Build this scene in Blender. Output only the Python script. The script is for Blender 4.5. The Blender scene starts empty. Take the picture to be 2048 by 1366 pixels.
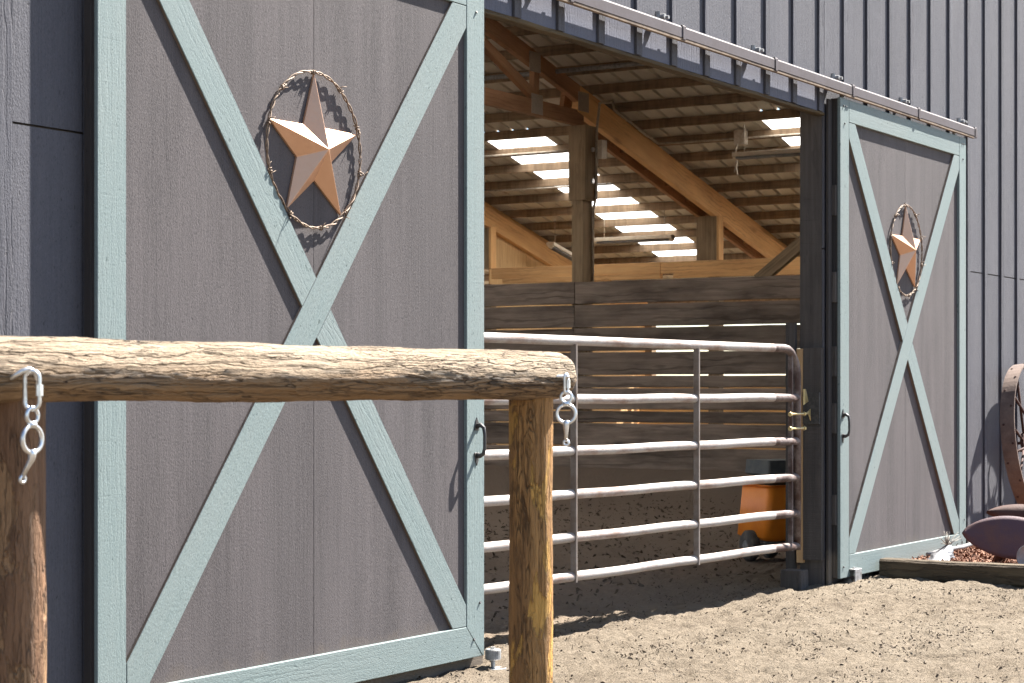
import bpy, bmesh, math, random
from mathutils import Vector, Matrix, noise, Quaternion
random.seed(7)
C = bpy.context.scene.collection
SC = bpy.context.scene
R = math.radians
PI = math.pi

# ------------------------------------------------------------------ camera, sky, sun, exposure
cam = bpy.data.cameras.new('camera'); cam_o = bpy.data.objects.new('camera', cam); C.objects.link(cam_o)
cam_o.location = (0, 0, 1.2)
cam_o.rotation_euler = (R(90), 0, R(31.18 - 90))
cam.sensor_width = 36.0; cam.lens = 70.47; cam.shift_y = 0.0464
cam.clip_start = 0.05; cam.clip_end = 2000
cam.dof.use_dof = True; cam.dof.focus_distance = 10.0; cam.dof.aperture_fstop = 10
SC.camera = cam_o
SUN = Vector((0.588, -0.190, 0.784)).normalized()
w = bpy.data.worlds.new('World'); SC.world = w; w.use_nodes = True
wn = w.node_tree.nodes; wl = w.node_tree.links
bg = wn.get('Background') or wn.new('ShaderNodeBackground')
sky = wn.new('ShaderNodeTexSky'); sky.sky_type = 'NISHITA'; sky.sun_disc = False
sky.sun_elevation = math.asin(SUN.z); sky.sun_rotation = math.atan2(SUN.x, SUN.y)
sky.dust_density = 0.6; sky.ozone_density = 1.6; sky.air_density = 1.0
wl.new(sky.outputs[0], bg.inputs[0]); bg.inputs[1].default_value = 0.05
sl = bpy.data.lights.new('sun', 'SUN'); sl.energy = 5.0; sl.angle = R(0.5); sl.color = (1.0, 0.95, 0.88)
so = bpy.data.objects.new('sun', sl); C.objects.link(so)
so.rotation_euler = SUN.to_track_quat('Z', 'Y').to_euler(); so.location = (10, -10, 20)
SC.view_settings.view_transform = 'Standard'; SC.view_settings.look = 'None'
SC.view_settings.exposure = 2.58; SC.view_settings.gamma = 1; SC.view_settings.use_curve_mapping = False
SC.render.engine = 'CYCLES'
SC.cycles.use_denoising = True
SC.cycles.max_bounces = 10; SC.cycles.diffuse_bounces = 7; SC.cycles.transmission_bounces = 6
SC.cycles.sample_clamp_indirect = 12

# ------------------------------------------------------------------ materials
EXT = {'teal_painted_trim', 'grey_painted_plywood', 'dark_painted_door_edge', 'raw_board_edge', 'blue_grey_siding', 'shade_tinted_header_siding', 'grey_batten', 'weathered_brown_strip', 'weathered_log',
   'weathered_landscape_timber', 'worn_gate_upright', 'scuffed_rusty_shade_pipe', 'painted_door_track', 'off_white_plastic', 'rusty_iron',
       'purple_rust_plate', 'red_brown_bark_mulch', 'pale_wood_chip', 'rusty_tan_wire'}
ES = .63
def esc(name, *cs): return [None if c is None else tuple(q * ES for q in c) if name in EXT else c for c in cs]
class NT:
    def __init__(s, name):
        s.m = bpy.data.materials.new(name); s.m.use_nodes = True
        s.t = s.m.node_tree; s.b = s.t.nodes['Principled BSDF']
    def n(s, typ, **kw):
        o = s.t.nodes.new(typ)
        for k, v in kw.items(): setattr(o, k, v)
        return o
    def l(s, a, b): s.t.links.new(a, b)
    def val(s, sock, v):
        if hasattr(v, 'is_output'): s.l(v, sock)
        else: sock.default_value = v
    def math(s, op, a, b=0.0):
        o = s.n('ShaderNodeMath', operation=op); s.val(o.inputs[0], a); s.val(o.inputs[1], b); return o.outputs[0]
    def coords(s, scale=(1, 1, 1), rnd=True):
        tc = s.n('ShaderNodeTexCoord').outputs['Object']
        if rnd:
            oi = s.n('ShaderNodeObjectInfo')
            k = s.math('MULTIPLY', oi.outputs['Random'], 91.0)
            ad = s.n('ShaderNodeVectorMath', operation='ADD'); s.l(tc, ad.inputs[0]); s.l(k, ad.inputs[1]); tc = ad.outputs[0]
        return s.scale(tc, scale)
    def scale(s, v, sc):
        o = s.n('ShaderNodeVectorMath', operation='MULTIPLY'); s.l(v, o.inputs[0]); o.inputs[1].default_value = sc; return o.outputs[0]
    def noise(s, v, scale, detail=4, rough=.55, dist=0):
        o = s.n('ShaderNodeTexNoise'); s.l(v, o.inputs['Vector']); o.inputs['Scale'].default_value = scale
        o.inputs['Detail'].default_value = detail; o.inputs['Roughness'].default_value = rough; o.inputs['Distortion'].default_value = dist
        return o.outputs[0]
    def ramp(s, f, stops, interp='LINEAR'):
        o = s.n('ShaderNodeValToRGB'); o.color_ramp.interpolation = interp; s.l(f, o.inputs[0]); e = o.color_ramp.elements
        while len(e) < len(stops): e.new(.5)
        for q, (p, c) in zip(e, stops):
            q.position = p; q.color = (c, c, c, 1) if not isinstance(c, (tuple, list)) else (*c[:3], 1)
        return o.outputs[0]
    def mix(s, f, a, b, mode='MIX'):
        o = s.n('ShaderNodeMix', data_type='RGBA', blend_type=mode)
        s.val(o.inputs[0], f)
        for i, q in ((6, a), (7, b)):
            if hasattr(q, 'is_output'): s.l(q, o.inputs[i])
            else: o.inputs[i].default_value = (*q[:3], 1)
        return o.outputs[2]
    def bump(s, h, strength=.3, dist=.01, prev=None):
        o = s.n('ShaderNodeBump'); o.inputs['Strength'].default_value = strength; o.inputs['Distance'].default_value = dist
        s.l(h, o.inputs['Height'])
        if prev is not None: s.l(prev, o.inputs['Normal'])
        return o.outputs[0]
    def done(s, col=None, rough=.8, nrm=None, metal=0.0, spec=.3):
        if col is not None: s.val(s.b.inputs['Base Color'], col if hasattr(col, 'is_output') else (*col, 1))
        s.val(s.b.inputs['Roughness'], rough); s.val(s.b.inputs['Metallic'], metal)
        s.b.inputs['Specular IOR Level'].default_value = spec
        if nrm is not None: s.l(nrm, s.b.inputs['Normal'])
        return s.m

def wood(name, c1, c2, dark, grain=1.0, bump=.25, wave=.35, blotch=.3, blotch_c=None, specks=0.0, drips=0.0, rough=.8, dust=None, saw=0.0, vary=.15, knots=0.0, wscale=9.0, crack=0.0, speckle=0.0, top=None, bdist=.012, patchc=None, bscale=(1.1, 3.5, 3.5)):
    """grain runs along the object's own X axis"""
    c1, c2, dark, blotch_c, dust, patchc = esc(name, c1, c2, dark, blotch_c, dust, patchc)
    t = NT(name)
    v = t.coords()
    g = t.noise(t.scale(v, (1.3, 45 * grain, 45 * grain)), 1.0, 6, .65)
    col = t.mix(t.ramp(g, [(.3, 0), (.7, 1)]), c1, c2)
    wv = t.n('ShaderNodeTexWave', wave_type='BANDS', bands_direction='Y', wave_profile='SIN')
    t.l(t.scale(v, (.22, 1, 1)), wv.inputs['Vector']); wv.inputs['Scale'].default_value = wscale * grain
    wv.inputs['Distortion'].default_value = 9; wv.inputs['Detail'].default_value = 3; wv.inputs['Detail Scale'].default_value = 1.6; wv.inputs['Detail Roughness'].default_value = .6
    patch = t.ramp(t.noise(t.scale(v, (.8, 3, 3)), 1.0, 2), [(.38, 0), (.62, 1)])
    wl_ = t.math('MULTIPLY', t.ramp(wv.outputs[1], [(.0, 1), (.28, 0)]), patch)
    col = t.mix(t.math('MULTIPLY', wl_, wave), col, dark)
    bl = t.ramp(t.noise(t.scale(v, bscale), 1.0, 5, .6), [(.42, 0), (.68, 1)])
    col = t.mix(t.math('MULTIPLY', bl, blotch), col, blotch_c or dark)
    oi = t.n('ShaderNodeObjectInfo')
    hs = t.n('ShaderNodeHueSaturation'); t.l(col, hs.inputs['Color'])
    t.l(t.math('ADD', t.math('MULTIPLY', oi.outputs['Random'], 2 * vary), 1 - vary), hs.inputs['Value']); col = hs.outputs[0]
    h = t.math('ADD', t.math('MULTIPLY', g, .7), t.math('MULTIPLY', wl_, -.6))
    fine = t.noise(t.scale(v, (40, 170, 170)), 1.0, 3, .7)
    h = t.math('ADD', h, t.math('MULTIPLY', fine, .35))
    if crack:
        ck = t.noise(t.scale(v, (2.6, 24, 24)), 1.0, 3, .6, .5)
        ckr = t.ramp(t.math('ABSOLUTE', t.math('SUBTRACT', ck, .5)), [(.0, 1), (.015, 0)])
        ck2 = t.noise(t.scale(v, (5, 60, 60)), 1.0, 2, .5, .4)
        ckr = t.math('MAXIMUM', ckr, t.math('MULTIPLY', t.ramp(t.math('ABSOLUTE', t.math('SUBTRACT', ck2, .5)), [(.0, 1), (.022, 0)]), .5))
        ckm = t.ramp(t.noise(t.scale(v, (3, 9, 9)), 1.0, 3), [(.46, .06), (.60, 1)])
        ckr = t.math('MULTIPLY', ckr, ckm)
        col = t.mix(t.math('MULTIPLY', ckr, crack), col, dark); h = t.math('ADD', h, t.math('MULTIPLY', ckr, -1.6))
    if saw:
        sw = t.noise(t.scale(v, (120, 4, 4)), 1.0, 2, .6)
        sl_ = t.ramp(t.noise(t.scale(v, (44, 2.2, 2.2)), 1.0, 3, .6), [(.30, 1), (.33, 0)])
        h = t.math('ADD', h, t.math('MULTIPLY', sw, saw * .6)); h = t.math('ADD', h, t.math('MULTIPLY', sl_, -saw * .9))
        col = t.mix(t.math('MULTIPLY', sl_, saw * .35), col, dark)
    if knots:
        vo = t.n('ShaderNodeTexVoronoi'); t.l(t.scale(v, (1.1, 3.2, 3.2)), vo.inputs['Vector']); vo.inputs['Scale'].default_value = 1.0
        kr = t.ramp(vo.outputs[0], [(.05, 1), (.16, 0)])
        col = t.mix(t.math('MULTIPLY', kr, knots), col, dark)
    if speckle:
        sp_ = t.noise(t.scale(v, (110, 240, 240)), 1.0, 2, .6)
        h = t.math('ADD', h, t.math('MULTIPLY', sp_, speckle))
        col = t.mix(t.math('MULTIPLY', t.ramp(sp_, [(.30, 1), (.42, 0)]), .55), col, dark)
        col = t.mix(t.math('MULTIPLY', t.ramp(sp_, [(.58, 0), (.72, 1)]), .35), col, tuple(min(1, q * 1.7) for q in c2))
    if patchc:
        pm = t.ramp(t.noise(t.scale(v, (3.2, 11, 11)), 1.0, 6, .62, .6), [(.55, 0), (.585, 1)])
        col = t.mix(t.math('MULTIPLY', pm, .8), col, patchc); h = t.math('ADD', h, t.math('MULTIPLY', pm, -.5))
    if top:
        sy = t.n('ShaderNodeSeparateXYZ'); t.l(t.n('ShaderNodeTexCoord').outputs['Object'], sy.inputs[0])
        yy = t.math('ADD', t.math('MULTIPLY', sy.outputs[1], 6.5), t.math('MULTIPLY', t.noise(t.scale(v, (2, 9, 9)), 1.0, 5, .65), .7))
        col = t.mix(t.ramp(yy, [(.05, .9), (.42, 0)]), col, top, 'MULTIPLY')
    if specks:
        sp = t.ramp(t.noise(t.scale(v, (30, 60, 60)), 1.0, 2, .5), [(.70, 0), (.735, 1)])
        col = t.mix(t.math('MULTIPLY', sp, specks), col, dark)
        h = t.math('ADD', h, t.math('MULTIPLY', sp, -1.0))
    if drips:
        dr = t.ramp(t.noise(t.scale(v, (11, 1.2, 1.2)), 1.0, 4, .7), [(.42, 0), (.62, 1)])
        col = t.mix(t.math('MULTIPLY', dr, drips), col, dark)
    if dust:
        po = t.n('ShaderNodeNewGeometry').outputs['Position']
        sx = t.n('ShaderNodeSeparateXYZ'); t.l(po, sx.inputs[0])
        dz = t.math('ADD', sx.outputs[2], t.math('MULTIPLY', t.noise(v, 9, 5, .65), -.22))
        dm = t.ramp(dz, [(-.10, .6), (.08, 0)])
        col = t.mix(dm, col, dust)
    return t.done(col, rough, t.bump(h, bump, bdist))

def paintmetal(name, c1, c2, rough=.5, metal=.0, nscale=6, bump=.08, amt=(.45, .65), spec=.4, stretch=(1, 1, 1)):
    c1, c2 = esc(name, c1, c2)
    t = NT(name); v = t.scale(t.coords(), stretch)
    a = t.noise(v, nscale, 6, .65); b = t.noise(v, nscale * 14, 4, .6)
    col = t.mix(t.ramp(a, [(amt[0], 0), (amt[1], 1)]), c1, c2)
    col = t.mix(t.math('MULTIPLY', t.ramp(b, [(.45, 0), (.75, 1)]), .4), col, c2)
    return t.done(col, t.math('ADD', t.math('MULTIPLY', b, .25), rough - .12), t.bump(t.math('ADD', b, a), bump, .004), metal, spec)

DUST = (.22, .175, .13)
M = {}
M['teal'] = wood('teal_painted_trim', (.210, .272, .270), (.240, .300, .296), (.10, .135, .13), grain=1.6, bump=.15, wave=.05, blotch=.5, blotch_c=(.272, .310, .300), specks=.9, rough=.75, saw=.30, vary=.04, speckle=1.1)
M['panel'] = wood('grey_painted_plywood', (.086, .075, .077), (.110, .097, .099), (.036, .030, .032), grain=1.5, bump=.19, bscale=(.7, 6, 6), wave=.65, blotch=.75, blotch_c=(.140, .122, .124), specks=.25, rough=.85, dust=(.15, .12, .098), vary=.03, wscale=30, speckle=1.1)
M['edge'] = wood('dark_painted_door_edge', (.050, .043, .042), (.07, .061, .058), (.025, .02, .02), bump=.3, wave=.2, rough=.85, dust=DUST, specks=.3)
M['rawedge'] = wood('raw_board_edge', (.16, .115, .09), (.22, .165, .13), (.06, .04, .03), bump=.3, wave=.2, rough=.9)
M['siding'] = wood('blue_grey_siding', (.086, .086, .104), (.110, .110, .130), (.035, .034, .04), grain=1.2, bump=.25, wave=.2, blotch=.45, blotch_c=(.140, .136, .152), specks=.6, rough=.8, dust=(.15, .12, .10), vary=.07, wscale=16, speckle=.9)
M['headersiding'] = wood('shade_tinted_header_siding', (.125, .135, .19), (.150, .160, .218), (.05, .05, .065), grain=.8, bump=.3, wave=.2, blotch=.4, blotch_c=(.165, .168, .205), specks=.6, rough=.8, vary=.05, wscale=16, speckle=.6)  # lighter paint, tinted blue to carry the sky-lit shade below the track
M['batten'] = wood('grey_batten', (.088, .089, .110), (.115, .115, .135), (.035, .03, .03), bump=.4, wave=.2, blotch=.3, specks=.5, rough=.85, dust=(.15, .12, .10), vary=.12, speckle=.5)
M['mosswood'] = wood('weathered_brown_strip', (.10, .07, .038), (.16, .115, .06), (.03, .02, .013), bump=.6, wave=.3, blotch=.6, rough=.95)
M['post'] = wood('dark_stained_jamb', (.055, .047, .043), (.085, .074, .068), (.02, .018, .016), bump=.5, wave=.3, blotch=.4, rough=.9, saw=.7)
M['brownedge'] = wood('raw_brown_edge', (.42, .26, .13), (.55, .36, .19), (.14, .08, .04), bump=.4, wave=.4, rough=.9)
M['fir'] = wood('warm_fir_timber', (.66, .36, .145), (.74, .45, .20), (.24, .11, .045), grain=.7, bump=.15, wave=.4, blotch=.3, rough=.7, vary=.10, knots=.5)
M['firdark'] = wood('aged_fir_truss', (.36, .18, .09), (.46, .25, .13), (.13, .06, .03), grain=.7, bump=.15, wave=.4, blotch=.4, rough=.8, vary=.1)
M['purlin'] = wood('stained_purlin', (.27, .185, .115), (.36, .26, .17), (.075, .05, .032), grain=.7, bump=.2, wave=.3, blotch=.3, rough=.85, vary=.12, drips=.42)
M['postwood'] = wood('weathered_post', (.24, .165, .10), (.38, .275, .165), (.07, .05, .03), grain=.7, bump=.4, wave=.4, blotch=.4, rough=.9)
M['plank'] = wood('weathered_kick_plank', (.20, .152, .120), (.31, .245, .198), (.055, .04, .032), grain=.6, bump=.5, wave=.5, blotch=.7, rough=.9, vary=.22, knots=.8, wscale=5)
M['ply'] = wood('pale_plywood', (.56, .36, .17), (.66, .45, .23), (.35, .2, .09), grain=.5, bump=.1, wave=.35, blotch=.3, rough=.8)
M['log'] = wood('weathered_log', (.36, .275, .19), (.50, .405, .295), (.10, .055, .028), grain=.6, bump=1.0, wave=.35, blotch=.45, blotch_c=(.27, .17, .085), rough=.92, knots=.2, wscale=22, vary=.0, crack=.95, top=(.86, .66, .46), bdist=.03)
M['logpost'] = wood('treated_brown_log', (.255, .130, .046), (.39, .215, .08), (.06, .030, .015), grain=.9, bump=.9, wave=.5, blotch=.55, blotch_c=(.12, .064, .032), rough=.85, knots=.85, wscale=24, vary=.0, crack=.5, patchc=(.52, .29, .075), bdist=.02, bscale=(2.2, 17, 17))
M['darkpost'] = wood('weathered_red_brown_log', (.135, .070, .038), (.225, .125, .068), (.06, .030, .015), grain=.9, bump=.9, wave=.5, blotch=.55, blotch_c=(.06, .034, .022), rough=.85, knots=.85, wscale=24, vary=.0, crack=.5, patchc=(.28, .165, .085), bdist=.02, bscale=(2.2, 17, 17))
M['timber'] = wood('weathered_landscape_timber', (.12, .088, .055), (.21, .16, .10), (.03, .02, .013), grain=.6, bump=.7, wave=.6, blotch=.5, rough=.95, crack=.7)
M['galv'] = paintmetal('galvanised_pipe', (.35, .322, .305), (.20, .135, .108), .55, .15, 4, .4, (.46, .66), stretch=(1, 1, 3))
M['rust_shade_pipe'] = paintmetal('scuffed_rusty_shade_pipe', (.25, .20, .185), (.085, .045, .036), .6, .15, 9, .5, (.38, .56))  # rust plus the jamb's cast shadow, painted on the gate's latch end
M['upright'] = paintmetal('worn_gate_upright', (.30, .255, .225), (.20, .145, .11), .6, .0, 6, .3, (.45, .65))
M['steel'] = paintmetal('zinc_steel', (.72, .72, .72), (.52, .51, .50), .32, .9, 20, .05)
M['dullsteel'] = paintmetal('dull_grey_casting', (.28, .28, .28), (.16, .155, .15), .6, .4, 30, .2)
M['blackiron'] = paintmetal('black_iron', (.035, .033, .034), (.07, .065, .06), .5, .3, 30, .2)
M['track'] = paintmetal('painted_door_track', (.135, .116, .124), (.105, .086, .088), .7, .0, 3, .05, (.45, .7), spec=.2)
M['trackgrime'] = paintmetal('grimy_track_lip', (.20, .145, .10), (.10, .07, .05), .8, .0, 12, .2)
M['copper'] = paintmetal('brushed_copper_paint', (.56, .335, .215), (.50, .28, .165), .38, .5, 3, .03, (.3, .8))
M['wire'] = paintmetal('rusty_tan_wire', (.30, .215, .15), (.16, .10, .065), .55, .35, 40, .2)
M['rust'] = paintmetal('rusty_iron', (.10, .052, .042), (.06, .03, .026), .75, .1, 8, .4, spec=.2)
M['rustwheel'] = paintmetal('brown_rusty_wheel', (.135, .092, .072), (.08, .05, .04), .65, .15, 5, .4)
M['plough'] = paintmetal('purple_rust_plate', (.105, .062, .078), (.15, .075, .06), .7, .1, 7, .3, (.45, .7), spec=.25)
M['roof'] = paintmetal('tan_roof_sheet', (.66, .61, .52), (.54, .48, .39), .7, .0, 2.5, .03, (.4, .8))
M['conduit'] = paintmetal('pale_conduit', (.50, .44, .36), (.36, .29, .22), .6, .2, 20, .05)
M['fixture'] = paintmetal('cream_light_housing', (.66, .58, .46), (.55, .46, .35), .5, .0, 10, .02)
M['orange'] = paintmetal('orange_plastic_tub', (.90, .27, .022), (.80, .22, .018), .45, .0, 6, .06, (.4, .7))
M['greybin'] = paintmetal('dusty_grey_plastic', (.085, .09, .088), (.14, .135, .125), .7, .0, 8, .06)
M['rubber'] = paintmetal('dusty_black_tyre', (.05, .047, .045), (.12, .10, .085), .85, .0, 14, .2)
M['brass'] = paintmetal('yellow_zinc_plate', (.62, .50, .26), (.45, .34, .16), .4, .7, 20, .05)
M['white'] = paintmetal('off_white_plastic', (.34, .335, .335), (.24, .235, .235), .5, .0, 14, .3)
M['whitepatch'] = M['white']
M['red'] = paintmetal('red_strap', (.45, .03, .03), (.32, .02, .02), .7, .0, 10, .1)
M['straw'] = paintmetal('dry_grey_stem', (.30, .27, .23), (.20, .17, .14), .9, .0, 30, .1)
M['gang'] = paintmetal('grey_gang_nail_plate', (.42, .35, .28), (.30, .25, .19), .6, .1, 60, .4)

t = NT('translucent_skylight')
t.t.nodes.remove(t.b)
tr = t.n('ShaderNodeBsdfTranslucent'); tr.inputs[0].default_value = (.80, .80, .78, 1)
df = t.n('ShaderNodeBsdfDiffuse'); df.inputs[0].default_value = (.8, .8, .78, 1)
mx = t.n('ShaderNodeMixShader'); mx.inputs[0].default_value = .22
t.l(tr.outputs[0], mx.inputs[1]); t.l(df.outputs[0], mx.inputs[2]); t.l(mx.outputs[0], t.t.nodes['Material Output'].inputs[0])
M['skylight'] = t.m

# ground
t = NT('sandy_stable_yard'); v = t.coords(rnd=False)
n1 = t.noise(v, .7, 6, .6); n2 = t.noise(t.scale(v, (1, 1.5, 1)), 6, 8, .7); n3 = t.noise(v, 55, 6, .7); n4 = t.noise(t.scale(v, (1, 1.4, 1)), 26, 5, .75, .8)
col = t.mix(t.ramp(n2, [(.35, 0), (.65, 1)]), (.110, .087, .063), (.166, .135, .100))
col = t.mix(t.ramp(n1, [(.4, 0), (.65, .5)]), col, (.172, .143, .108))
col = t.mix(t.math('MULTIPLY', t.ramp(n4, [(.60, 0), (.68, 1)]), .65), col, (.055, .038, .025))
col = t.mix(t.math('MULTIPLY', t.ramp(n3, [(.52, 0), (.72, 1)]), .4), col, (.22, .187, .145))
po = t.n('ShaderNodeNewGeometry').outputs['Position']; sx = t.n('ShaderNodeSeparateXYZ'); t.l(po, sx.inputs[0])
outy = t.ramp(t.math('MULTIPLY', t.math('ADD', sx.outputs[0], -29.0), .5), [(0, 0), (1, 1)])
col = t.mix(outy, col, (.30, .25, .185))  # unseen ground past the eave, made pale to bounce sun under the roof
ins = t.ramp(t.math('ADD', t.math('MULTIPLY', t.math('ADD', sx.outputs[1], -5.0), .35), t.math('MULTIPLY', n2, .3)), [(.15, 0), (.6, 1)])
out_x = t.ramp(t.math('MULTIPLY', t.math('ADD', sx.outputs[0], -28.0), .25), [(0, 1), (1, 0)])
col = t.mix(t.math('MULTIPLY', t.math('MULTIPLY', ins, out_x), .8), col, (.25, .188, .142))
hh = t.math('ADD', t.math('MULTIPLY', n4, .8), t.math('ADD', t.math('MULTIPLY', n3, .35), n2))
M['ground'] = t.done(col, .95, t.bump(hh, 1.0, .035), 0, .1)
M['chip'] = wood('dark_dirt_clod', (.05, .034, .022), (.12, .085, .055), (.025, .016, .01), bump=.3)
M['chipl'] = wood('pale_wood_chip', (.24, .195, .145), (.32, .27, .21), (.1, .07, .04), bump=.3)
M['mulch'] = wood('red_brown_bark_mulch', (.20, .075, .036), (.29, .125, .06), (.07, .03, .018), bump=.3)

# ------------------------------------------------------------------ mesh helpers
def link(name, me, mat, parent=None, mw=None, smooth=False):
    o = bpy.data.objects.new(name, me); C.objects.link(o)
    if mat is not None and not me.materials: me.materials.append(M[mat] if isinstance(mat, str) else mat)
    if smooth:
        for p in me.polygons: p.use_smooth = True
    if parent is not None: o.parent = parent
    if mw is not None:
        if parent is not None: o.matrix_basis = PW(parent).inverted() @ mw
        else: o.matrix_basis = mw
    return o
def PW(o):
    m = o.matrix_basis.copy()
    while o.parent: o = o.parent; m = o.matrix_basis @ m
    return m
def mesh(name, vs, fs):
    me = bpy.data.meshes.new(name); me.from_pydata([tuple(q) for q in vs], [], fs); me.update(); return me
def thing(name, label, cat, loc=(0, 0, 0), group=None):
    o = bpy.data.objects.new(name, None); C.objects.link(o); o.location = loc; o.empty_display_size = .1
    o['label'] = label; o['category'] = cat
    if group: o['group'] = group
    return o
def tag(o, label, cat, group=None, kind=None):
    if label: o['label'] = label
    if cat: o['category'] = cat
    if group: o['group'] = group
    if kind: o['kind'] = kind
    return o
def frame(a, b, wdir):
    a = Vector(a); b = Vector(b); x = (b - a).normalized(); wv = Vector(wdir); y = (wv - x * wv.dot(x)).normalized(); z = x.cross(y)
    return Matrix(((x.x, y.x, z.x, a.x), (x.y, y.y, z.y, a.y), (x.z, y.z, z.z, a.z), (0, 0, 0, 1)))
_bc = {}
def board_mesh(L, w, th, seg=1, jit=0.0, ch=.003, key=None):
    k = (round(L, 3), round(w, 3), round(th, 3), seg, jit, key)
    if k in _bc: return _bc[k]
    vs = []; fs = []; hw, ht = w / 2, th / 2; c = min(ch, ht * .6, hw * .6)
    prof = [(-hw, -ht + c), (-hw, ht - c), (-hw + c, ht), (hw - c, ht), (hw, ht - c), (hw, -ht + c), (hw - c, -ht), (-hw + c, -ht)]
    ph = random.random() * 100
    for i in range(seg + 1):
        x = L * i / seg
        for j, (y, z) in enumerate(prof):
            dy = jit * (noise.noise(Vector((x * 1.7 + ph, 3.1 if y < 0 else 9.7, 0))) + .5 * noise.noise(Vector((x * 9 + ph, 5.1 if y < 0 else 2.7, 4))))
            dz = jit * .5 * noise.noise(Vector((x * 2 + ph, 7, j * .01)))
            vs.append((x, y + dy, z + dz))
    for i in range(seg):
        for j in range(8):
            a = i * 8 + j; b = i * 8 + (j + 1) % 8
            fs.append((a, b, b + 8, a + 8))
    fs.append(tuple(range(7, -1, -1))); fs.append(tuple(seg * 8 + j for j in range(8)))
    me = mesh('board', vs, [tuple(reversed(f)) for f in fs]); _bc[k] = me
    return me
def board(name, a, b, w, th, mat, parent, wdir=(0, 0, 1), seg=1, jit=0.0, ch=.003, key=None):
    me = board_mesh((Vector(b) - Vector(a)).length, w, th, seg, jit, ch, key)
    if me.materials and me.materials[0] != M[mat]: me = me.copy(); me.materials.clear()
    return link(name, me, mat, parent, frame(a, b, wdir))
def box(name, lo, hi, mat, parent, axis='Z', **kw):
    """axis-aligned board whose grain runs along axis"""
    lo = Vector(lo); hi = Vector(hi); c = (lo + hi) / 2; d = hi - lo
    if axis == 'Z': a, b, wd, w, th = (c.x, c.y, lo.z), (c.x, c.y, hi.z), (1, 0, 0), d.x, d.y
    elif axis == 'X': a, b, wd, w, th = (lo.x, c.y, c.z), (hi.x, c.y, c.z), (0, 0, 1), d.z, d.y
    else: a, b, wd, w, th = (c.x, lo.y, c.z), (c.x, hi.y, c.z), (0, 0, 1), d.z, d.x
    return board(name, a, b, w, th, mat, parent, wd, **kw)
def tube_geo(pts, r, n=8, closed=False, caps=True):
    pts = [Vector(p) for p in pts]; N = len(pts); vs = []; fs = []
    prev = None
    for i, p in enumerate(pts):
        if closed: tg = (pts[(i + 1) % N] - pts[i - 1]).normalized()
        else: tg = (pts[min(i + 1, N - 1)] - pts[max(i - 1, 0)]).normalized()
        if prev is None:
            u = Vector((0, 0, 1)) if abs(tg.z) < .9 else Vector((1, 0, 0)); u = (u - tg * u.dot(tg)).normalized()
        else: u = (prev - tg * prev.dot(tg)).normalized()
        prev = u; vv = tg.cross(u); rr = r[i] if isinstance(r, (list, tuple)) else r
        for k in range(n):
            a = 2 * PI * k / n; vs.append(p + u * math.cos(a) * rr + vv * math.sin(a) * rr)
    for i in range(N if closed else N - 1):
        for k in range(n):
            a = i * n + k; b = i * n + (k + 1) % n; j = ((i + 1) % N) * n
            fs.append((a, b, j + (k + 1) % n, j + k))
    if not closed and caps:
        fs.append(tuple(range(n - 1, -1, -1))); fs.append(tuple((N - 1) * n + k for k in range(n)))
    return vs, fs
def join(geos):
    V = []; F = []
    for vs, fs in geos:
        o = len(V); V += list(vs); F += [tuple(i + o for i in f) for f in fs]
    return V, F
def tube(name, pts, r, mat, parent, n=8, closed=False, org=None, smooth=True):
    vs, fs = tube_geo(pts, r, n, closed)
    o0 = Vector(org if org is not None else pts[0])
    return link(name, mesh(name, [Vector(q) - o0 for q in vs], fs), mat, parent, Matrix.Translation(o0), smooth)
def geo(name, g, mat, parent, org, smooth=False):
    o0 = Vector(org)
    return link(name, mesh(name, [Vector(q) - o0 for q in g[0]], g[1]), mat, parent, Matrix.Translation(o0), smooth)
def arc(c, r, a0, a1, n, u=(1, 0, 0), v=(0, 0, 1)):
    c = Vector(c); u = Vector(u); v = Vector(v)
    return [c + u * r * math.cos(a0 + (a1 - a0) * i / n) + v * r * math.sin(a0 + (a1 - a0) * i / n) for i in range(n + 1)]
def cyl_geo(a, b, r, n=16, r2=None):
    return tube_geo([a, b], [r, r2 if r2 is not None else r], n)
def clip(poly, p, nrm):
    out = []; p = Vector(p); nrm = Vector(nrm)
    for i in range(len(poly)):
        a, b = Vector(poly[i]), Vector(poly[(i + 1) % len(poly)]); da, db = (a - p).dot(nrm), (b - p).dot(nrm)
        if da >= 0: out.append(a)
        if (da >= 0) != (db >= 0): out.append(a + (b - a) * da / (da - db))
    return out
def plate(name, pts, y0, y1, mat, parent, xdir, ch=.0025, side=None):
    """polygon given in the X-Z plane, from Y=y0 (front) to y1; grain along xdir (2D)"""
    xd = Vector((xdir[0], 0, xdir[1])).normalized(); a = Vector((pts[0][0], y0, pts[0][1]))
    mw = frame(a, a + xd, (-xd.z, 0, xd.x)); inv = mw.inverted()
    bm = bmesh.new()
    f = [bm.verts.new(inv @ Vector((p[0], y0, p[1]))) for p in pts]; b = [bm.verts.new(inv @ Vector((p[0], y1, p[1]))) for p in pts]
    bm.faces.new(f); bm.faces.new(list(reversed(b)))
    for i in range(len(pts)): bm.faces.new((f[i - 1], b[i - 1], b[i], f[i]))
    bmesh.ops.recalc_face_normals(bm, faces=bm.faces)
    if ch:
        es = [e for e in bm.edges if all(v in f for v in e.verts)]
        bmesh.ops.bevel(bm, geom=es, offset=ch, segments=1, affect='EDGES')
    if side:
        for fc in bm.faces:
            if abs(fc.normal.z) < .2: fc.material_index = 1
    me = bpy.data.meshes.new(name); bm.to_mesh(me); bm.free()
    o = link(name, me, mat, parent, mw)
    if side: me.materials.append(M[side])
    return o

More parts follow.
